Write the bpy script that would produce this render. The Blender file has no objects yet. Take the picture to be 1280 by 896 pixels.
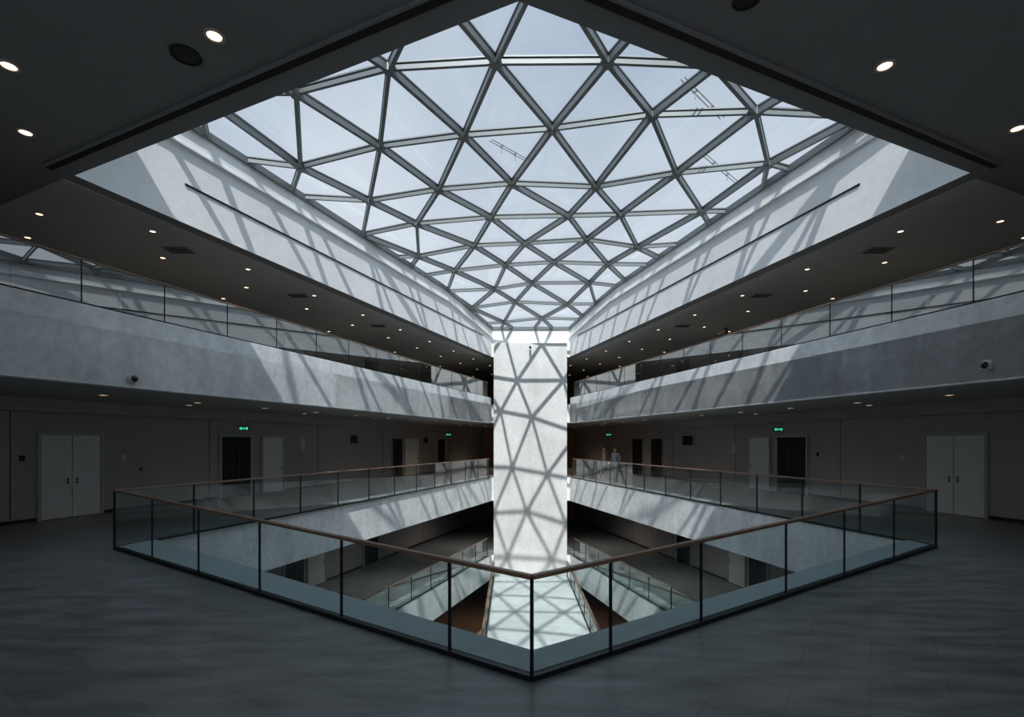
import bpy, bmesh, math, random
from mathutils import Vector, Matrix
random.seed(4)
scene=bpy.context.scene
try: scene.view_settings.view_transform='Standard'
except Exception: pass
CAMH=2.3
# ------------------------------------------------------------ materials
def newmat(name):
    m=bpy.data.materials.new(name); m.use_nodes=True
    nt=m.node_tree; b=nt.nodes['Principled BSDF']; return m,nt,b
def mat(name,col,rough=.6,metal=0,noise=0.0,scale=2.0,bump=0.0,stretch=(1,1,1),emit=None,es=0,spec=None):
    m,nt,b=newmat(name)
    b.inputs['Roughness'].default_value=rough; b.inputs['Metallic'].default_value=metal
    if spec is not None: b.inputs['Specular IOR Level'].default_value=spec
    b.inputs['Base Color'].default_value=(*col,1)
    if noise>0 or bump>0:
        tc=nt.nodes.new('ShaderNodeTexCoord'); mp=nt.nodes.new('ShaderNodeMapping'); mp.inputs['Scale'].default_value=stretch
        nt.links.new(tc.outputs['Object'],mp.inputs['Vector'])
        n=nt.nodes.new('ShaderNodeTexNoise'); n.inputs['Scale'].default_value=scale; n.inputs['Detail'].default_value=7; n.inputs['Roughness'].default_value=.62
        nt.links.new(mp.outputs[0],n.inputs['Vector'])
        r=nt.nodes.new('ShaderNodeValToRGB')
        r.color_ramp.elements[0].position=.3; r.color_ramp.elements[1].position=.7
        r.color_ramp.elements[0].color=(*[c*(1-noise) for c in col],1)
        r.color_ramp.elements[1].color=(*[min(1,c*(1+noise*.6)) for c in col],1)
        nt.links.new(n.outputs['Fac'],r.inputs['Fac']); nt.links.new(r.outputs[0],b.inputs['Base Color'])
        if bump>0:
            bp=nt.nodes.new('ShaderNodeBump'); bp.inputs['Strength'].default_value=bump; bp.inputs['Distance'].default_value=.02
            nt.links.new(n.outputs['Fac'],bp.inputs['Height']); nt.links.new(bp.outputs[0],b.inputs['Normal'])
    if emit:
        b.inputs['Emission Color'].default_value=(*emit,1); b.inputs['Emission Strength'].default_value=es
    return m
def glassmat(name,tint,base=.08,k=.8,p=4):
    m=bpy.data.materials.new(name); m.use_nodes=True; nt=m.node_tree; nt.nodes.clear()
    o=nt.nodes.new('ShaderNodeOutputMaterial'); mx=nt.nodes.new('ShaderNodeMixShader')
    t=nt.nodes.new('ShaderNodeBsdfTransparent'); t.inputs[0].default_value=(*tint,1)
    g=nt.nodes.new('ShaderNodeBsdfGlossy'); g.inputs['Roughness'].default_value=.01; g.inputs['Color'].default_value=(.92,.95,.96,1)
    lw=nt.nodes.new('ShaderNodeLayerWeight'); lw.inputs[0].default_value=.5
    pw=nt.nodes.new('ShaderNodeMath'); pw.operation='POWER'; pw.inputs[1].default_value=p
    ma=nt.nodes.new('ShaderNodeMath'); ma.operation='MULTIPLY_ADD'; ma.inputs[1].default_value=k; ma.inputs[2].default_value=base
    nt.links.new(lw.outputs['Facing'],pw.inputs[0]); nt.links.new(pw.outputs[0],ma.inputs[0]); nt.links.new(ma.outputs[0],mx.inputs[0])
    nt.links.new(t.outputs[0],mx.inputs[1]); nt.links.new(g.outputs[0],mx.inputs[2]); nt.links.new(mx.outputs[0],o.inputs[0])
    return m
def concrete(name,col,lo=.72,hi=1.12,lines=False):
    m,nt,b=newmat(name); b.inputs['Roughness'].default_value=.7
    tc=nt.nodes.new('ShaderNodeTexCoord')
    n1=nt.nodes.new('ShaderNodeTexNoise'); n1.inputs['Scale'].default_value=.6; n1.inputs['Detail'].default_value=6
    n2=nt.nodes.new('ShaderNodeTexNoise'); n2.inputs['Scale'].default_value=5; n2.inputs['Detail'].default_value=8; n2.inputs['Roughness'].default_value=.7
    mp=nt.nodes.new('ShaderNodeMapping'); mp.inputs['Scale'].default_value=(3,3,.6)
    n3=nt.nodes.new('ShaderNodeTexNoise'); n3.inputs['Scale'].default_value=.8; n3.inputs['Detail'].default_value=5
    for n in (n1,n2): nt.links.new(tc.outputs['Object'],n.inputs['Vector'])
    nt.links.new(tc.outputs['Object'],mp.inputs['Vector']); nt.links.new(mp.outputs[0],n3.inputs['Vector'])
    a=nt.nodes.new('ShaderNodeMath'); a.operation='ADD'; nt.links.new(n1.outputs['Fac'],a.inputs[0]); nt.links.new(n2.outputs['Fac'],a.inputs[1])
    c=nt.nodes.new('ShaderNodeMath'); c.operation='MULTIPLY_ADD'; c.inputs[1].default_value=.5; nt.links.new(n3.outputs['Fac'],c.inputs[0]); nt.links.new(a.outputs[0],c.inputs[2])
    mr=nt.nodes.new('ShaderNodeMapRange'); mr.inputs['From Min'].default_value=.95; mr.inputs['From Max'].default_value=1.55
    nt.links.new(c.outputs[0],mr.inputs['Value'])
    r=nt.nodes.new('ShaderNodeValToRGB')
    r.color_ramp.elements[0].color=(*[x*lo for x in col],1); r.color_ramp.elements[1].color=(*[min(1,x*hi) for x in col],1)
    nt.links.new(mr.outputs[0],r.inputs['Fac']); nt.links.new(r.outputs[0],b.inputs['Base Color'])
    bp=nt.nodes.new('ShaderNodeBump'); bp.inputs['Strength'].default_value=.2; bp.inputs['Distance'].default_value=.02
    nt.links.new(n2.outputs['Fac'],bp.inputs['Height']); nt.links.new(bp.outputs[0],b.inputs['Normal'])
    return m
def floormat():
    m,nt,b=newmat('floor_stone_tile')
    tc=nt.nodes.new('ShaderNodeTexCoord'); mp=nt.nodes.new('ShaderNodeMapping'); mp.inputs['Rotation'].default_value=(0,0,math.radians(35))
    nt.links.new(tc.outputs['Object'],mp.inputs['Vector'])
    br=nt.nodes.new('ShaderNodeTexBrick'); br.inputs['Scale'].default_value=1; br.inputs['Brick Width'].default_value=1.2; br.inputs['Row Height'].default_value=.6
    br.inputs['Mortar Size'].default_value=.005; br.inputs['Color1'].default_value=(.19,.202,.198,1); br.inputs['Color2'].default_value=(.215,.228,.224,1); br.inputs['Mortar'].default_value=(.12,.13,.13,1)
    nt.links.new(mp.outputs[0],br.inputs['Vector'])
    mp2=nt.nodes.new('ShaderNodeMapping'); mp2.inputs['Scale'].default_value=(1,4,1); mp2.inputs['Rotation'].default_value=(0,0,math.radians(35)); nt.links.new(tc.outputs['Object'],mp2.inputs['Vector'])
    n=nt.nodes.new('ShaderNodeTexNoise'); n.inputs['Scale'].default_value=1.2; n.inputs['Detail'].default_value=8; nt.links.new(mp2.outputs[0],n.inputs['Vector'])
    mx=nt.nodes.new('ShaderNodeMix'); mx.data_type='RGBA'; mx.blend_type='MULTIPLY'; mx.inputs[0].default_value=.8
    rr=nt.nodes.new('ShaderNodeMapRange'); rr.inputs['From Min'].default_value=.3; rr.inputs['From Max'].default_value=.7; rr.inputs['To Min'].default_value=.45; rr.inputs['To Max'].default_value=1.3
    nt.links.new(n.outputs['Fac'],rr.inputs['Value']); nt.links.new(br.outputs['Color'],mx.inputs[6]); nt.links.new(rr.outputs[0],mx.inputs[7])
    nt.links.new(mx.outputs[2],b.inputs['Base Color'])
    r2=nt.nodes.new('ShaderNodeMapRange'); r2.inputs['To Min'].default_value=.24; r2.inputs['To Max'].default_value=.44
    nt.links.new(n.outputs['Fac'],r2.inputs['Value']); nt.links.new(r2.outputs[0],b.inputs['Roughness'])
    return m
M_conc=concrete('concrete_parapet',(.80,.83,.82),.70,1.1)
M_white=concrete('white_plaster_column',(.57,.575,.56),.78,1.08)
M_well=concrete('skylight_well_plaster',(.90,.92,.91),.9,1.04)
M_floor=floormat()
M_ledge=mat('ledge_stone',(.30,.355,.355),.6,noise=.15,scale=6)
M_ceil=mat('ceiling_dark_panel',(.20,.20,.205),.8,noise=.06,scale=1)
M_csoff=mat('soffit_panel',(.34,.34,.34),.8,noise=.06,scale=1)
M_gceil=mat('gallery_ceiling_bounce_tone',(.44,.435,.43),.8,noise=.06,scale=1)
M_wall=mat('wall_warm_grey',(.32,.295,.29),.7,noise=.08,scale=.8)
M_brown=mat('wall_brown_wood',(.32,.17,.10),.6,noise=.3,scale=2,stretch=(6,6,.5))
M_door=mat('door_grey_paint',(.58,.58,.575),.5)
M_frame=mat('door_frame_metal',(.33,.34,.34),.45)
M_dark=mat('dark_metal',(.02,.022,.024),.45,metal=.5)
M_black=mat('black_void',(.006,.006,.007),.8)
M_steel=mat('skylight_steel',(.15,.168,.17),.45,metal=.3)
M_bright=mat('brushed_steel',(.5,.52,.54),.35,metal=1)
M_grey=mat('grey_painted_steel',(.3,.31,.32),.4,metal=.3)
M_bronze=mat('handrail_bronze_wood',(.21,.125,.08),.4,noise=.15,scale=8)
M_lampw=mat('lamp_warm',(1,.8,.6),.5,emit=(1,.74,.48),es=3.5)
M_trim=mat('lamp_trim',(.45,.4,.35),.5)
M_green=mat('exit_green',(.05,.4,.25),.5,emit=(.08,.8,.45),es=.7)
M_screen=mat('screen_black',(.012,.012,.014),.2)
M_paper=mat('sign_white',(.45,.46,.47),.6)
M_glass=glassmat('rail_glass',(.80,.89,.885),.07,.75,3.5)
M_uglass=glassmat('upper_rail_glass',(.72,.81,.82),.32,.65,3.5)
M_sglass=glassmat('skylight_glass',(.94,.965,.98),.03,.35,4)
# ------------------------------------------------------------ mesh builder
class MB:
    def __init__(s): s.v=[];s.f=[];s.m=[];s.mats=[]
    def mi(s,m):
        if m not in s.mats: s.mats.append(m)
        return s.mats.index(m)
    def add(s,vs,fs,m):
        o=len(s.v); s.v+= [tuple(x) for x in vs]; k=s.mi(m)
        for f in fs: s.f.append([i+o for i in f]); s.m.append(k)
    def beam(s,a,b,w,h,m,up=(0,0,1)):
        a=Vector(a);b=Vector(b);d=b-a
        if d.length<1e-4: return
        d.normalize();u=Vector(up);sd=d.cross(u)
        if sd.length<1e-4: sd=Vector((1,0,0))
        sd.normalize();u=sd.cross(d).normalized()
        vs=[]
        for p in (a,b):
            for i,j in ((-1,-1),(1,-1),(1,1),(-1,1)): vs.append(p+sd*i*w/2+u*j*h/2)
        s.add(vs,[(3,2,1,0),(4,5,6,7),(0,1,5,4),(1,2,6,5),(2,3,7,6),(3,0,4,7)],m)
    def hexa(s,p,m):
        s.add(p,[(3,2,1,0),(4,5,6,7),(0,1,5,4),(1,2,6,5),(2,3,7,6),(3,0,4,7)],m)
    def wallseg(s,a,b,t,z0,z1,m,z0b=None,z1b=None):
        z0b=z0 if z0b is None else z0b; z1b=z1 if z1b is None else z1b
        a=Vector(a);b=Vector(b);d=(b-a).normalized();n=Vector((-d.y,d.x))*t
        c=b+n;e=a+n
        p=[(a.x,a.y,z0),(b.x,b.y,z0b),(c.x,c.y,z0b),(e.x,e.y,z0),(a.x,a.y,z1),(b.x,b.y,z1b),(c.x,c.y,z1b),(e.x,e.y,z1)]
        s.hexa(p,m)
    def cyl(s,a,b,r,m,n=12,r2=None):
        a=Vector(a);b=Vector(b);d=(b-a).normalized();x=d.orthogonal().normalized();y=d.cross(x);r2=r if r2 is None else r2
        vs=[a+(x*math.cos(t)+y*math.sin(t))*r for t in [2*math.pi*i/n for i in range(n)]]
        vs+=[b+(x*math.cos(t)+y*math.sin(t))*r2 for t in [2*math.pi*i/n for i in range(n)]]
        fs=[(i,(i+1)%n,n+(i+1)%n,n+i) for i in range(n)]+[tuple(range(n))[::-1],tuple(range(n,2*n))]
        s.add(vs,fs,m)
    def ring(s,c,r0,r1,z0,z1,m,n=24):
        c=Vector(c);vs=[]
        for r,z in ((r0,z0),(r1,z0),(r1,z1),(r0,z1)):
            for i in range(n):
                t=2*math.pi*i/n; vs.append((c.x+r*math.cos(t),c.y+r*math.sin(t),z))
        fs=[]
        for k in range(4):
            for i in range(n): fs.append((k*n+i,k*n+(i+1)%n,((k+1)%4)*n+(i+1)%n,((k+1)%4)*n+i))
        s.add(vs,fs,m)
    def obj(s,name,parent=None,bevel=0,smooth=False):
        me=bpy.data.meshes.new(name); me.from_pydata(s.v,[],s.f)
        for m in s.mats: me.materials.append(m)
        for p,k in zip(me.polygons,s.m): p.material_index=k; p.use_smooth=smooth
        bm=bmesh.new(); bm.from_mesh(me); bmesh.ops.recalc_face_normals(bm,faces=bm.faces); bm.to_mesh(me); bm.free()
        me.update(); o=bpy.data.objects.new(name,me); scene.collection.objects.link(o)
        if parent: o.parent=parent
        if bevel>0:
            md=o.modifiers.new('bevel','BEVEL'); md.width=bevel; md.segments=2; md.limit_method='ANGLE'
        return o
def empty(name):
    e=bpy.data.objects.new(name,None); scene.collection.objects.link(e); e.empty_display_size=.2; return e
def slab(name,outer,hole,z0,z1,mtop,mbot,mside):
    bm=bmesh.new(); edges=[]
    for loop in [outer]+([hole] if hole else []):
        vs=[bm.verts.new((x,y,z0)) for x,y in loop]
        for i in range(len(vs)): edges.append(bm.edges.new((vs[i],vs[(i+1)%len(vs)])))
    bmesh.ops.triangle_fill(bm,use_beauty=True,use_dissolve=False,edges=edges)
    ret=bmesh.ops.extrude_face_region(bm,geom=bm.faces[:])
    bmesh.ops.translate(bm,vec=(0,0,z1-z0),verts=[g for g in ret['geom'] if isinstance(g,bmesh.types.BMVert)])
    bmesh.ops.recalc_face_normals(bm,faces=bm.faces)
    for f in bm.faces:
        f.normal_update(); f.material_index=0 if f.normal.z>.5 else (1 if f.normal.z<-.5 else 2)
    me=bpy.data.meshes.new(name); bm.to_mesh(me); bm.free()
    for m in (mtop,mbot,mside): me.materials.append(m)
    o=bpy.data.objects.new(name,me); scene.collection.objects.link(o); return o
# ------------------------------------------------------------ plan geometry
SL=.332; SR=-.2526
lf=lambda Y:(-8.53+SL*(Y-11.2),Y)
rf=lambda Y:(9.23+SR*(Y-11.15),Y)
lw=lambda Y:(-14+SL*(Y-14),Y)
rw=lambda Y:(14.2+SR*(Y-15.3),Y)
YB=-6;YE=48
FL=lf(33);FR=rf(33)
A=(.22,5.53);VL=(-8.31,11.87);VR=(9.07,11.76)
outer=[lw(YB),rw(YB),rw(YE),lw(YE)]
slab('floor',outer,[A,VR,FR,FL,VL],-1.5,0,M_floor,M_csoff,M_conc)
slab('floor_lower_gallery',outer,[(.22,7),VR,FR,FL,VL],-6.5,-5,M_floor,M_csoff,M_conc)
slab('floor_basement',outer,None,-10.4,-10,mat('basement_floor',(.20,.13,.095),.4,noise=.2,scale=1),M_ceil,M_ceil)
slab('floor_upper_gallery',[lf(YB),FL,FR,rf(YB),rw(YB),rw(YE),lw(YE),lw(YB)],None,3.53,4.7,M_floor,M_csoff,M_conc)
ON=(.08,6.35);OL=(-8.97,10.5);OR=(9.3,10.4)
lo=lambda Y:(OL[0]+(FL[0]-OL[0])*(Y-OL[1])/(FL[1]-OL[1]),Y)
ro=lambda Y:(OR[0]+(FR[0]-OR[0])*(Y-OR[1])/(FR[1]-OR[1]),Y)
slab('ceiling',outer,[ON,OR,FR,FL,OL],7.76,8.3,M_ceil,M_ceil,M_well)
# U-shaped gallery ceiling sheet, colour lightened to stand in for downlight bounce
slab('ceiling_gallery',[(-9.3,10.62),(FL[0]-.35,33.3),(FR[0]+.35,33.3),(9.62,10.6),(rw(12.85)[0]-.05,12.85),(rw(47.9)[0]-.05,47.9),(lw(47.9)[0]+.05,47.9),(lw(13.0)[0]+.05,13.0)],None,7.73,7.765,M_gceil,M_gceil,M_gceil)
def wall(name,a,b,t,z0,z1,m):
    w=MB(); w.wallseg(a,b,t,z0,z1,m); return w.obj(name)
wall('wall_left',lw(YB),lw(YE),.4,-10.4,8.3,M_wall)
wall('wall_right',rw(YE),rw(YB),.4,-10.4,8.3,M_wall)
wall('wall_far',lw(YE),rw(YE),.4,-10.4,8.3,M_brown)
w=MB(); a=rw(YB);b=lw(YB); wx=9.0
w.wallseg(a,(wx,YB),.4,-10.4,8.3,M_wall); w.wallseg((-wx,YB),b,.4,-10.4,8.3,M_wall)
w.wallseg((wx,YB),(-wx,YB),.4,-10.4,.9,M_wall); w.wallseg((wx,YB),(-wx,YB),.4,6.9,8.3,M_wall); w.obj('wall_back')
e=empty('added_fill_window_1'); w=MB()  # unseen window added behind the camera to let sky light fill the lobby
for i in range(9): x=-wx+i*wx/4; w.beam((x,YB-.2,.9),(x,YB-.2,6.9),.08,.15,M_steel,up=(0,1,0))
for z in (.95,3.9,6.85): w.beam((-wx,YB-.2,z),(wx,YB-.2,z),.15,.08,M_steel)
w.obj('frame',e)
w=MB(); w.add([(-wx,YB-.2,.9),(wx,YB-.2,.9),(wx,YB-.2,6.9),(-wx,YB-.2,6.9)],[(0,1,2,3)],M_sglass); w.obj('panes',e)
pp=MB(); pp.wallseg(lf(YB+.05),(lf(32.9)[0],32.9),.28,3.50,5.12,M_conc); pp.obj('wall_parapet_left',bevel=.01)
pp=MB(); pp.wallseg(rf(32.9),rf(YB+.05),.28,3.50,5.12,M_conc); pp.obj('wall_parapet_right',bevel=.01)
cb=MB(); X0,X1=-1.17,3.51
cb.wallseg((X0,32.6),(X1,32.6),4.2,-10,8.6,M_white); col=cb.obj('white_column',bevel=.03)
# skylight well
ztop=[(10.5,10.3),(13,10.3),(20,10.3),(27,10.3),(33,9.6)]
def wellside(fn,flip):
    w=MB()
    pts=[(fn(y)[0],y,z+.15) for y,z in ztop]
    for a,b in zip(pts[:-1],pts[1:]):
        if flip: w.wallseg(b[:2],a[:2],.3,8.3,b[2],M_well,z1b=a[2])
        else: w.wallseg(a[:2],b[:2],.3,8.3,a[2],M_well,z1b=b[2])
    return w
w=wellside(lo,False); w.obj('wall_skylight_well_left')
w=wellside(ro,True); w.obj('wall_skylight_well_right')
w=MB(); w.wallseg(FL,FR,.3,8.3,9.6,M_well); w.obj('wall_skylight_well_far')
w=MB(); w.wallseg(ON,OL,.3,8.3,10.45,M_well); w.wallseg(OR,ON,.3,8.3,10.45,M_well); w.obj('wall_skylight_well_near')
w=MB()
for fn,s in ((lo,-1),(ro,1)):
    a=Vector(fn(12.8));b=Vector(fn(31.5))
    w.beam((a.x-s*.012,a.y,8.74),(b.x-s*.012,b.y,8.86),.02,.05,M_dark)
w.obj('trim_2')
w=MB()
for fn,s in ((lo,-1),(ro,1)):
    for (ya,za),(yb,zb) in zip(ztop[:-1],ztop[1:]):
        a=fn(ya);b=fn(yb)
        w.beam((a[0]-s*.03,a[1],za-.62),(b[0]-s*.03,b[1],zb-.62),.1,.05,M_well)
w.obj('trim_1')
w=MB()
for a,b in (((-9.25,10.2),(-.55,6.15)),((9.6,10.15),(.6,6.1))):
    w.beam((a[0],a[1],7.752),(b[0],b[1],7.752),.14,.03,M_black)
    a2=Vector(a)+Vector((-.0,-.1));b2=Vector(b)+Vector((0,-.1))
    w.beam((a2.x,a2.y,7.74),(b2.x,b2.y,7.74),.04,.05,M_ceil)
w.obj('ceiling_slot_track')
# ------------------------------------------------------------ skylight lattice
POLY=[Vector(p) for p in (ON,OR,FR,FL,OL)]
def inside_d(p):
    d=1e9
    for i in range(5):
        a=POLY[i];b=POLY[(i+1)%5];e=(b-a).normalized();n=Vector((-e.y,e.x)); d=min(d,(p-a).dot(n))
    return d
def zs(p):
    Y=p.y; e=10.3
    if Y>27: e=10.3-(Y-27)/6*.7
    d=max(0,inside_d(p)); t=min(1,d/5.5); t=t*t*(3-2*t)
    return e+.3*t
def clipseg(a,b):
    t0,t1=0,1;d=b-a
    for i in range(5):
        p=POLY[i];q=POLY[(i+1)%5];e=q-p;n=Vector((-e.y,e.x))
        nd=n.dot(d);na=n.dot(a-p)
        if abs(nd)<1e-9:
            if na<0:return None
        else:
            t=-na/nd
            if nd>0:t0=max(t0,t)
            else:t1=min(t1,t)
    if t0>=t1-1e-3:return None
    return a+d*t0,a+d*t1
def clippoly(P):
    for i in range(5):
        p=POLY[i];q=POLY[(i+1)%5];e=q-p;n=Vector((-e.y,e.x));o=[]
        for k in range(len(P)):
            c=P[k];d=P[(k+1)%len(P)];fc=n.dot(c-p);fd=n.dot(d-p)
            if fc>=0:o.append(c)
            if (fc>0 and fd<0) or (fc<0 and fd>0): o.append(c+(d-c)*(fc/(fc-fd)))
        P=o
        if len(P)<3:return None
    return P
th=math.radians(-6);U=Vector((math.cos(th),math.sin(th)));V=Vector((-math.sin(th),math.cos(th)))
S=2.4;R=2.6;O0=Vector((-.35,11.15))
NODES={(-2,0):(-5.06,12.0),(-1,0):(-2.7,11.25),(0,0):(-.35,11.15),(1,0):(2.07,11.07),(2,0):(4.4,11.1),
 (-3,1):(-6.2,15.0),(-2,1):(-3.68,14.3),(-1,1):(-1.3,13.9),(0,1):(1.07,13.6),(1,1):(3.55,13.0),(2,1):(6.03,12.66),
 (-2,2):(-4.78,17.2),(-1,2):(-2.4,16.8),(0,2):(0,16.5),(1,2):(2.73,16.7),(2,2):(5.0,15.6),(3,2):(7.4,14.8)}
def node(i,j):
    if (i,j) not in NODES:
        rr=random.Random(i*131+j*17+5); NODES[(i,j)]=O0+U*(S*(i+.5*(j%2)))+V*(R*j)+Vector((rr.uniform(-.45,.45),rr.uniform(-.45,.45)))
    return Vector(NODES[(i,j)])
fr=MB();gl=MB();rods=MB()
V3=lambda p,dz=0:Vector((p.x,p.y,zs(p)+dz))
for j in range(-4,13):
    for i in range(-9,10):
        a=node(i,j); k=j%2
        r=node(i+1,j); ul=node(i-1+k,j+1); ur=node(i+k,j+1)
        for b,wd,dp_ in ((r,.075,.10),(ul,.095,.18),(ur,.095,.18)):
            c=clipseg(a,b)
            if c and (c[1]-c[0]).length>.05:
                p,q=V3(c[0]),V3(c[1])
                fr.beam(p,q,wd,dp_,M_steel)
                fr.beam(p+Vector((0,0,.105)),q+Vector((0,0,.105)),wd+.035,.035,M_steel)
        if inside_d(a)>.1: fr.cyl(V3(a,-.1),V3(a,.125),.12,M_steel,10)
        for tri in ([a,r,ur],[a,ur,ul]):
            P=clippoly(tri)
            if P: gl.add([V3(p,.122) for p in P],[tuple(range(len(P)))],M_sglass)
for i in range(5):
    a=POLY[i];b=POLY[(i+1)%5];n=10
    for k in range(n):
        p=a+(b-a)*k/n;q=a+(b-a)*(k+1)/n
        fr.beam(V3(p),V3(q),.14,.2,M_steel)
sk=empty('skylight'); fr.obj('lattice_frame',sk); gl.obj('glass_panes',sk)
for (x,y),(x2,y2) in (((4.0,12.0),(5.5,13.4)),((5.6,15.0),(7.2,16.4)),((-.6,14.6),(.4,15.6))):
    a=Vector((x,y));b=Vector((x2,y2)); pa=V3(a,.3);pb=V3(b,.3); sd=(pb-pa).cross(Vector((0,0,1))).normalized()*.05
    for s in (-1,1): rods.cyl(pa+sd*s,pb+sd*s,.014,M_grey,8)
    for t in (.3,.7):
        c=pa.lerp(pb,t); rods.beam(c-sd*1.3,c+sd*1.3,.04,.04,M_grey); rods.cyl(c+Vector((0,0,.02)),c-Vector((0,0,.19)),.016,M_grey,8)
rods.obj('cleaning_rail_rods',sk)
# ------------------------------------------------------------ balustrades
def balustrade(pts,zb,tops,dists,rail=(.07,.045),gm=M_glass,postw=.03,posth=.04,shoe=True,post=True):
    e=empty('glass_balustrade'); g=MB();p_=MB();h=MB()
    a=Vector(pts[0]);b=Vector(pts[1]);L=(b-a).length;d=(b-a)/L
    zt=lambda t:tops[0]+(tops[1]-tops[0])*t/L
    dists=[t for t in dists if t<=L+.01]
    for t in dists:
        c=a+d*t
        if post: p_.beam((c.x,c.y,zb),(c.x,c.y,zt(t)-.02),postw,posth,M_dark,up=(d.x,d.y,0))
    for t,u in zip(dists[:-1],dists[1:]):
        c=a+d*(t+postw*.5+.006);f=a+d*(u-postw*.5-.006)
        g.add([(c.x,c.y,zb+.03),(f.x,f.y,zb+.03),(f.x,f.y,zt(u)-.01),(c.x,c.y,zt(t)-.01)],[(0,1,2,3)],gm)
    h.beam((a.x,a.y,zt(0)),(b.x,b.y,zt(L)),rail[0],rail[1],M_bronze)
    p_.obj('posts',e) if p_.v else None
    g.obj('glass',e); h.obj('handrail',e,bevel=.01)
    if shoe:
        s=MB(); s.beam((a.x,a.y,zb+.03),(b.x,b.y,zb+.03),.06,.05,M_dark); s.obj('base_shoe',e)
    return e
C=(.19,4.92);RL=(-8.53,10.99);RR=(9.23,11.15)
balustrade((C,RL),0,(1.0,1.25),[0,1.05,2.9,4.85,6.8,8.7,10.62],rail=(.075,.045),postw=.022,posth=.03)
balustrade((C,RR),0,(1.0,1.25),[0,1.06,2.65,4.7,6.6,8.7,10.97],rail=(.075,.045),postw=.022,posth=.03)
def rng(a,b,step=1.9):
    L=(Vector(b)-Vector(a)).length;n=max(1,round(L/step));return [L*i/n for i in range(n+1)]
Lr=(-1.45,32.5);Rr=(3.86,32.5)
balustrade((RL,Lr),0,(1.25,1.22),rng(RL,Lr))
balustrade((RR,Rr),0,(1.25,1.22),rng(RR,Rr))
for fn,s in ((lf,-1),(rf,1)):
    a=fn(-3);b=fn(32.6); o=s*.14
    balustrade(((a[0]+o,a[1]),(b[0]+o,b[1])),5.12,(6.07,6.07),rng(a,b,1.75),rail=(.05,.04),gm=M_uglass,postw=.018,posth=.02)
    a=fn(12.5);b=fn(32.6); o=s*.15
    balustrade(((a[0]+o,a[1]),(b[0]+o,b[1])),-5,(-3.85,-3.85),rng(a,b),rail=(.06,.04))
w=MB()
def poly(w,P,z0,z1,m):
    n=len(P); w.add([(x,y,z0) for x,y in P]+[(x,y,z1) for x,y in P],[tuple(range(n))[::-1],tuple(range(n,2*n))]+[(i,(i+1)%n,n+(i+1)%n,n+i) for i in range(n)],m)
poly(w,[(.19,5.0),A,VL,(-8.45,11.02)],0.0,.05,M_ledge)
poly(w,[A,(.19,5.0),(9.12,11.2),VR],0.0,.05,M_ledge)
w.obj('floor_edge_kerb')
w=MB(); w.wallseg((X0-.1,17),(X1+.1,17),15.55,-10,-6.26,M_white); w.obj('white_platform',bevel=.02)
for x in (X0,X1): balustrade(((x,17.2),(x,32.5)),-6.26,(-5.3,-5.3),rng((x,17.2),(x,32.5),1.9),rail=(.12,.08))
# ------------------------------------------------------------ doors etc
def basis(side):
    if side=='l':
        d=Vector((SL,1,0)).normalized(); n=Vector((d.y,-d.x,0)); f=lambda Y:Vector((*lw(Y),0))
    else:
        d=Vector((SR,1,0)).normalized(); n=Vector((-d.y,d.x,0)); f=lambda Y:Vector((*rw(Y),0))
    return d,n,f
def wbox(w,side,Y0,Y1,z0,z1,dep,m,base=0.0):
    d,n,f=basis(side);a=f(Y0)+n*base;b=f(Y1)+n*base;c=b+n*dep;e=a+n*dep
    P=[a,b,c,e];w.hexa([(p.x,p.y,z0) for p in P]+[(p.x,p.y,z1) for p in P],m)
dn=[0]
def door(side,Y0,Y1,zf,leaves=2,open_=False,H=2.5):
    dn[0]+=1; e=empty('door_%d'%dn[0])
    w=MB(); t=.08
    wbox(w,side,Y0-t,Y0,zf,zf+H+t,.07,M_frame); wbox(w,side,Y1,Y1+t,zf,zf+H+t,.07,M_frame); wbox(w,side,Y0,Y1,zf+H,zf+H+t,.07,M_frame); w.obj('frame',e)
    w=MB()
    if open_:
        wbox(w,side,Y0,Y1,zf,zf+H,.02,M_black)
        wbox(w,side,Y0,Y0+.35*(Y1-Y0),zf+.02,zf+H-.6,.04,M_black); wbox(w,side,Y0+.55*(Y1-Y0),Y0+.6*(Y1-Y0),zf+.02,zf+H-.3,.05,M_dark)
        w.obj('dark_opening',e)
    else:
        L=(Y1-Y0)/leaves
        for k in range(leaves):
            wbox(w,side,Y0+k*L+.012,Y0+(k+1)*L-.012,zf+.01,zf+H-.01,.045,M_door)
        w.obj('leaves',e); w=MB()
        for k in range(leaves):
            y=Y0+k*L+(L-.12 if k==0 else .12)
            wbox(w,side,y-.015,y+.015,zf+1.02,zf+1.2,.03,M_dark,base=.04)
            wbox(w,side,y-.02,y+.1*(1 if k else -1)+.02,zf+1.1,zf+1.13,.03,M_bright,base=.07)
        w.obj('handle',e); w=MB(); wbox(w,side,Y0,Y1,zf,zf+.012,.09,M_black); w.obj('threshold',e)
door('l',14.87,16.4,0);door('l',20.7,22.1,0,open_=True);door('l',22.75,23.9,0,1);door('l',32.9,34.1,0,open_=True);door('l',34.4,36.2,0,1);door('l',39,40.2,0,open_=True)
door('r',15.34,17.0,0);door('r',21.8,23.4,0,open_=True);door('r',23.9,25.2,0,1);door('r',33,34.4,0,open_=True);door('r',35.5,37,0,open_=True)
for s in 'lr':
    door(s,24,25.2,-5,1,open_=True);door(s,25.5,26.7,-5,1);door(s,30,31.4,-5,1,open_=True);door(s,19.5,20.8,-5,1,open_=True)
    door(s,24,25.2,4.7,1);door(s,17,18.4,4.7,open_=True);door(s,30,31.4,4.7,open_=True)
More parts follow.
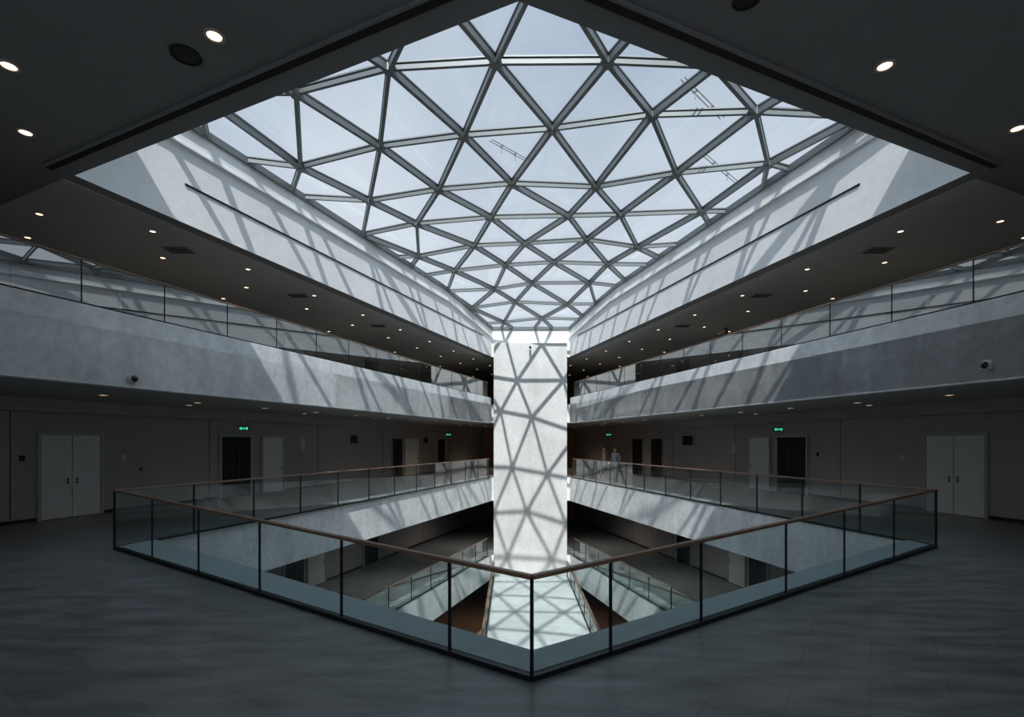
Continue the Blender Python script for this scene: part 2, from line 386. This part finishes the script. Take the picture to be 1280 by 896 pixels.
for s,nm in (('l','left'),('r','right')):
    w=MB()
    for zf,zc in ((0,3.5),(-5,-1.5),(4.7,7.7)):
        for Y in (10.5,14.2,20.2,26.2,31.9,36.9,41): wbox(w,s,Y,Y+.02,zf+.12,zc,.008,M_dark)
    w.obj('trim_panel_joint_'+nm)
    w=MB()
    wbox(w,s,YB+.5,47,3.16,3.53,.5,M_wall); wbox(w,s,YB+.5,47,7.2,7.73,.6,M_ceil); wbox(w,s,YB+.5,47,-1.9,-1.5,.5,M_wall); w.obj('trim_bulkhead_'+nm)
    w=MB(); 
    for zf in (0,-5,4.7):
        last=YB+.5
        for y0,y1 in ([(14.78,16.5),(20.6,23.99),(32.8,36.3)] if (s=='l' and zf==0) else [(15.25,17.1),(21.7,25.3),(32.9,37.1)] if zf==0 else []):
            wbox(w,s,last,y0,zf,zf+.1,.02,M_dark); last=y1
        wbox(w,s,last,47,zf,zf+.1,.02,M_dark)
    w.obj('baseboard_'+nm)
def exit_sign(side,Y,z):
    d,n,f=basis(side);e=empty('exit_sign'); c=f(Y)+n*.45
    w=MB(); w.beam((c.x-.2,c.y,z),(c.x+.2,c.y,z),.06,.2,M_dark); w.obj('housing',e)
    w=MB(); y=c.y-.036
    for x0,x1,h in ((-.17,-.06,.11),(-.03,.05,.08),(.08,.17,.11)):
        w.beam((c.x+x0,y,z),(c.x+x1,y,z),.01,h,M_green)
    w.obj('lit_face',e)
    w=MB()
    for x in (-.15,.15): w.cyl((c.x+x,c.y,z+.10),(c.x+x,c.y,3.2),.008,M_dark,6)
    w.obj('hanger',e)
for s,Y,z in (('l',21.4,2.85),('r',22.9,2.85),('l',40,2.85),('r',40,2.85)): exit_sign(s,Y,z)
w=MB()
for s,Y,z,ww,hh,m in (('l',14.4,1.75,.12,.16,M_screen),('l',17.0,1.65,.15,.22,M_paper),('l',25.0,1.9,.3,.55,M_paper),('l',25.0,1.6,.3,.2,M_screen),('l',17.6,1.3,.08,.1,M_screen),
    ('r',17.7,1.65,.15,.2,M_paper),('r',26.2,1.7,.25,.5,M_paper),('l',28.8,2.2,.6,.45,M_screen),('l',37,2.2,.5,.4,M_screen),('r',21.2,1.7,.1,.15,M_screen)):
    wbox(w,s,Y,Y+ww,z,z+hh,.03,m)
w.obj('wall_sign_plates')
e=empty('wall_screen'); w=MB(); wbox(w,'r',29.6,30.7,2.05,2.7,.12,M_frame,base=0.0); w.obj('housing',e)
w=MB(); wbox(w,'r',29.65,30.65,2.1,2.65,.02,M_screen,base=.12); w.obj('display',e)
# ------------------------------------------------------------ downlights
def downlights(name,L,z,r=.11):
    w=MB()
    for x,y in L:
        w.ring((x,y,0),r*.72,r,z-.018,z+.004,M_trim); w.cyl((x,y,z-.006),(x,y,z-.001),r*.7,M_lampw,20)
    return w.obj(name)
downlights('recessed_downlights',[(-4.0,6.88),(-7.3,7.43),(-8.58,9.03),(5.41,7.43),(8.8,8.91),(-4.2,2),(4.2,2)],7.76,.13)
L=[];
for k in range(12):
    Y=12.0+k*2.9
    for s,fn in ((-1,lf),(1,rf)):
        x,y=fn(Y); 
        if Y<44: L.append((x+s*1.0,Y+1.2)); L.append((x+s*3.0,Y+.2+(.4 if s>0 else 0)))
        if k%2==0: L.append((x+s*4.6,Y+1.6))
downlights('recessed_downlights',L,7.73,.095)
L=[]
for k in range(14):
    Y=9.3+k*2.6
    for s,fn in ((-1,lf),(1,rf)):
        x,y=fn(Y)
        L.append((x+s*2.4,Y+1.5)); 
        if k%2: L.append((x+s*4.2,Y))
downlights('recessed_downlights',L,3.53,.13)
L=[]
for k in range(12):
    Y=14+k*2.6
    for s,fn in ((-1,lf),(1,rf)): L.append((fn(Y)[0]+s*2.4,Y))
downlights('recessed_downlights',L,-1.5,.085)
downlights('recessed_downlights',[(fn(Y)[0]+s*1.5,Y) for Y in range(16,40,3) for s,fn in ((-1,lf),(1,rf))],-6.5,.1)
# the light those lamps throw
def lamp(x,y,z,W_,col=(1,.82,.62)):
    l=bpy.data.lights.new('downlight_glow','SPOT'); l.energy=W_; l.color=col; l.spot_size=math.radians(140); l.spot_blend=.8; l.shadow_soft_size=.1
    o=bpy.data.objects.new('downlight_glow',l); o.location=(x,y,z); scene.collection.objects.link(o)
for s,fn in ((-1,lf),(1,rf)):
    for Y in (17.5,26,35): lamp(fn(Y)[0]+s*2.4,Y,-1.56,170,(1,.95,.88))
    for Y in (16,24,33): lamp(fn(Y)[0]+s*3.0,Y,7.68,160)
    for Y in (22,34): lamp(fn(Y)[0]+s*1.5,Y,-6.56,110,(1,.72,.48))
    for Y in (34.,42): lamp(fn(Y)[0]+s*2.4,Y,3.47,160,(1,.72,.5))
    for Y in (19.,27.): lamp(fn(Y)[0]+s*2.4,Y,3.47,60,(1,.88,.75))
for x,y,r in ((-4.6,7.22,.2),(2.89,6.3,.17)):
    e=empty('ceiling_speaker'); w=MB(); w.ring((x,y,0),r*.88,r,7.735,7.762,M_dark,28); w.obj('rim',e)
    w=MB(); w.cyl((x,y,7.745),(x,y,7.758),r*.87,M_dark,28); w.obj('grille',e)
w=MB()
for s,fn in ((-1,lf),(1,rf)):
    for Y in (14.5,19,24): 
        x=fn(Y)[0]+s*2.0; w.beam((x-.35,Y,7.725),(x+.35,Y,7.725),.5,.02,M_frame)
        for q in range(6): w.beam((x-.32,Y-.2+q*.08,7.712),(x+.32,Y-.2+q*.08,7.712),.02,.012,M_black)
w.obj('air_vent_grilles')
for side in 'lr':
    if side=='l': p=Vector((*lf(11.4),3.70)); n=Vector((1,-SL,0)).normalized()
    else: p=Vector((*rf(10.2),3.82)); n=Vector((-1,SR,0)).normalized()
    e=empty('dome_camera'); w=MB(); w.cyl(p+n*.002,p+n*.05,.11,M_paper,24); w.cyl(p+n*.05,p+n*.08,.11,M_paper,24,.09); w.obj('base',e)
    bm=bmesh.new(); bmesh.ops.create_uvsphere(bm,u_segments=20,v_segments=12,radius=.07); me=bpy.data.meshes.new('lens_dome'); bm.to_mesh(me); bm.free()
    for f in me.polygons:f.use_smooth=True
    me.materials.append(M_screen); o=bpy.data.objects.new('lens_dome',me); o.location=p+n*.08; scene.collection.objects.link(o); o.parent=e
e=empty('security_camera'); w=MB(); w.beam((1.15,32.6,8.3),(1.15,32.35,8.3),.05,.05,M_dark); w.obj('bracket',e)
w=MB(); w.cyl((1.15,32.42,8.3),(1.15,32.1,8.2),.07,M_dark,14); w.obj('body',e)
# ------------------------------------------------------------ people
def skinmesh(name,verts,edges,radii,root,parent,matfn,mats,levels=2):
    me=bpy.data.meshes.new(name); me.from_pydata(verts,edges,[]); o=bpy.data.objects.new(name,me); scene.collection.objects.link(o)
    md=o.modifiers.new('s','SKIN'); md.use_smooth_shade=True
    for i,r in enumerate(radii):
        sv=me.skin_vertices[0].data[i]; sv.radius=r if isinstance(r,tuple) else (r,r); sv.use_root=(i==root)
    sb=o.modifiers.new('ss','SUBSURF'); sb.levels=levels; sb.render_levels=levels
    bpy.context.view_layer.update(); dg=bpy.context.evaluated_depsgraph_get()
    m2=bpy.data.meshes.new_from_object(o.evaluated_get(dg)); o.modifiers.clear(); o.data=m2
    m2.materials.clear()
    for m in mats: m2.materials.append(m)
    for p in m2.polygons: p.material_index=matfn(p.center); p.use_smooth=True
    o.parent=parent; return o
def person(name,loc,yaw,scale,J,top,trou,hair,skin=(.42,.28,.21),phone=False,longhair=False):
    e=empty(name)
    Mt=mat('jacket',top,.85,noise=.15,scale=12);Mp=mat('trousers',trou,.85,noise=.1,scale=12);Ms=mat('skin',skin,.55);Mh=mat('hair',hair,.6,noise=.3,scale=30);Mb=mat('shoes',(.02,.02,.02),.5)
    names=['pel','wst','chs','nkb','nkt','lh','lk','la','lt','rh','rk','ra','rt','ls','le','lw','rs','re','rw']
    P=[J[n] for n in names]
    E=[(0,1),(1,2),(2,3),(3,4),(0,5),(5,6),(6,7),(7,8),(0,9),(9,10),(10,11),(11,12),(2,13),(13,14),(14,15),(2,16),(16,17),(17,18)]
    Rr_=[(.15,.12),(.145,.11),(.17,.12),(.075,.07),.055,.1,.068,.045,.04,.1,.068,.045,.04,.075,.052,.034,.075,.052,.034]
    hz=J['pel'][2]
    def mf(c):
        if c.z<.1:return 2
        if c.z<hz-.04 and not any((c-Vector(J[k])).length<.16 for k in ('lw','rw')):return 1
        if (c-Vector(J['nkt'])).length<.06:return 3
        return 0
    skinmesh('clothed_body',P,E,Rr_,0,e,mf,[Mt,Mp,Mb,Ms])
    hc=Vector(J['head']); hd=Vector(J['hdir']).normalized()
    rot=Vector((0,1,0)).rotation_difference(hd).to_matrix().to_4x4()
    def blob(n_,parts,m):
        bm=bmesh.new()
        for c,r in parts:
            bmesh.ops.create_uvsphere(bm,u_segments=20,v_segments=14,radius=1,matrix=Matrix.Translation(hc)@rot@Matrix.Translation(c)@Matrix.Diagonal((*r,1)))
        me=bpy.data.meshes.new(n_); bm.to_mesh(me); bm.free()
        for f in me.polygons:f.use_smooth=True
        me.materials.append(m); o=bpy.data.objects.new(n_,me); scene.collection.objects.link(o); o.parent=e
    blob('head',[((0,0,.01),(.075,.092,.105)),((0,.035,-.06),(.052,.055,.06)),((0,.095,-.015),(.013,.02,.024)),((.077,0,-.01),(.012,.02,.03)),((-.077,0,-.01),(.012,.02,.03))],Ms)
    blob('eyes',[((.028,.083,.012),(.011,.008,.007)),((-.028,.083,.012),(.011,.008,.007))],mat('eye',(.03,.02,.02),.3))
    blob('mouth',[((0,.088,-.055),(.022,.008,.006))],mat('lips',(.3,.12,.1),.5))
    hp=[((0,-.015,.035),(.086,.098,.092)),((0,-.05,-.01),(.078,.062,.085))]
    if longhair: hp.append(((0,-.07,-.12),(.07,.045,.13)))
    blob('hair',hp,Mh)
    for sd in 'lr':
        wv=Vector(J[sd+'w']);ev=Vector(J[sd+'e']);d=(wv-ev).normalized(); s=1 if sd=='r' else -1
        side=d.cross(Vector((0,0,1))); side=side.normalized() if side.length>.2 else Vector((0,1,0))
        curl=side.cross(d).normalized()*(-1)
        vs=[wv,wv+d*.05,wv+d*.09];es=[(0,1),(1,2)];rs=[(.027,.02),(.038,.016),(.036,.014)]
        for k,l in enumerate((.065,.078,.072,.055)):
            o_=side*(.027-.018*k); b=len(vs)
            vs+= [wv+d*.092+o_,wv+d*(.092+l*.5)+o_*1.1-curl*-.008,wv+d*(.092+l*.85)+o_*1.1+curl*.03]; es+=[(2,b),(b,b+1),(b+1,b+2)]; rs+=[.0095,.009,.008]
        b=len(vs); vs+=[wv+d*.04+side*.04,wv+d*.075+side*.06+curl*.01]; es+=[(1,b),(b,b+1)]; rs+=[.011,.009]
        skinmesh('hand_'+sd,vs,es,rs,1,e,lambda c:0,[Ms],1)
    if phone:
        w=MB(); c=(Vector(J['lw'])+Vector(J['rw']))/2+Vector((0,.1,.06)); w.beam(c-Vector((.08,0,0)),c+Vector((.08,0,0)),.012,.075,M_screen); w.obj('phone',e,bevel=.004)
    e.location=loc; e.rotation_euler=(0,0,yaw); e.scale=(scale,)*3
stand=dict(pel=(0,0,.95),wst=(0,.0,1.08),chs=(0,.0,1.3),nkb=(0,-.01,1.45),nkt=(0,.01,1.53),lh=(-.1,0,.9),lk=(-.11,.02,.5),la=(-.12,-.02,.08),lt=(-.14,.15,.04),
 rh=(.1,0,.9),rk=(.12,.05,.5),ra=(.14,.02,.08),rt=(.17,.18,.04),ls=(-.19,0,1.41),le=(-.25,-.04,1.13),lw=(-.22,.12,.92),rs=(.19,0,1.41),re=(.25,.0,1.13),rw=(.18,.2,1.02),head=(0,.02,1.63),hdir=(.3,1,-.1))
walk=dict(stand); walk.update(lk=(-.1,.16,.52),la=(-.1,.2,.08),lt=(-.11,.36,.05),rk=(.1,.02,.49),ra=(.1,-.26,.12),rt=(.1,-.12,.04),lw=(-.24,-.06,.86),le=(-.25,-.08,1.12),rw=(.2,.26,.98),hdir=(-.4,1,-.15))
lean=dict(pel=(0,-.32,.92),wst=(0,-.22,1.04),chs=(0,-.03,1.2),nkb=(0,.1,1.32),nkt=(0,.15,1.38),lh=(-.1,-.3,.88),lk=(-.12,-.2,.49),la=(-.13,-.28,.08),lt=(-.15,-.12,.04),
 rh=(.1,-.3,.88),rk=(.14,-.3,.48),ra=(.16,-.42,.09),rt=(.18,-.26,.04),ls=(-.19,.03,1.28),le=(-.27,.2,1.2),lw=(-.1,.34,1.36),rs=(.19,.03,1.28),re=(.27,.2,1.2),rw=(.1,.34,1.36),head=(0,.2,1.5),hdir=(0,1,-.12))
person('person_taking_photo',(8.0,18.7,4.7),math.radians(75),1.1,lean,(.012,.013,.016),(.02,.02,.025),(.01,.008,.007),skin=(.2,.12,.09),phone=True)
person('person_standing',(5.75,28.4,0),math.radians(120),1.15,stand,(.20,.20,.21),(.04,.04,.05),(.03,.018,.014),longhair=True)
person('person_walking',(5.45,30.0,0),math.radians(60),1.17,walk,(.34,.27,.22),(.06,.06,.07),(.03,.02,.014))
# ------------------------------------------------------------ light
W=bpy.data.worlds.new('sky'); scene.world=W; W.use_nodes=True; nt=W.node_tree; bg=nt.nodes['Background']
tc=nt.nodes.new('ShaderNodeTexCoord'); sx=nt.nodes.new('ShaderNodeSeparateXYZ'); nt.links.new(tc.outputs['Generated'],sx.inputs[0])
n=nt.nodes.new('ShaderNodeTexNoise'); n.inputs['Scale'].default_value=2.2; n.inputs['Detail'].default_value=5; nt.links.new(tc.outputs['Generated'],n.inputs['Vector'])
ma=nt.nodes.new('ShaderNodeMath'); ma.operation='MULTIPLY_ADD'; ma.inputs[1].default_value=-.7; nt.links.new(n.outputs['Fac'],ma.inputs[0]); nt.links.new(sx.outputs['Z'],ma.inputs[2])
ad=nt.nodes.new('ShaderNodeMath'); ad.operation='ADD'; ad.inputs[1].default_value=.35; nt.links.new(ma.outputs[0],ad.inputs[0])
r=nt.nodes.new('ShaderNodeValToRGB'); r.color_ramp.elements[0].position=.22; r.color_ramp.elements[0].color=(.80,.86,.93,1); r.color_ramp.elements[1].position=.6; r.color_ramp.elements[1].color=(.46,.54,.66,1)
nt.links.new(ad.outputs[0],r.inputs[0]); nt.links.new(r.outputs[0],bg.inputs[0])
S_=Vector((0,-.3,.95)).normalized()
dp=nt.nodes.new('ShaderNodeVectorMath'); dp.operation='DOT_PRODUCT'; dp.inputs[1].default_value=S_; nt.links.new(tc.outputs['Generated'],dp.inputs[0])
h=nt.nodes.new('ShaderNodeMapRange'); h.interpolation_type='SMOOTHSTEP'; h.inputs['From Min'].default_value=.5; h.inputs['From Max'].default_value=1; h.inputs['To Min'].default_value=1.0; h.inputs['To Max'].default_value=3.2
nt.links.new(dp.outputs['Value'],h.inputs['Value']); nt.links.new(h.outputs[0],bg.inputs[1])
sd=bpy.data.lights.new('sun','SUN'); sd.energy=5.2; sd.angle=math.radians(.8); sd.color=(1,.985,.96)
so=bpy.data.objects.new('sun',sd); scene.collection.objects.link(so)
el=math.radians(49);az=math.radians(2)
dirv=Vector((math.sin(az)*math.cos(el),math.cos(az)*math.cos(el),-math.sin(el)))
so.rotation_euler=dirv.to_track_quat('-Z','Y').to_euler(); so.location=(0,-5,20)
# ------------------------------------------------------------ camera
cd=bpy.data.cameras.new('camera'); cd.lens=18; cd.sensor_width=36; cd.shift_y=104/1280; cd.clip_end=300
co=bpy.data.objects.new('camera',cd); co.location=(0,0,CAMH); co.rotation_euler=(math.radians(90),0,0); scene.collection.objects.link(co); scene.camera=co
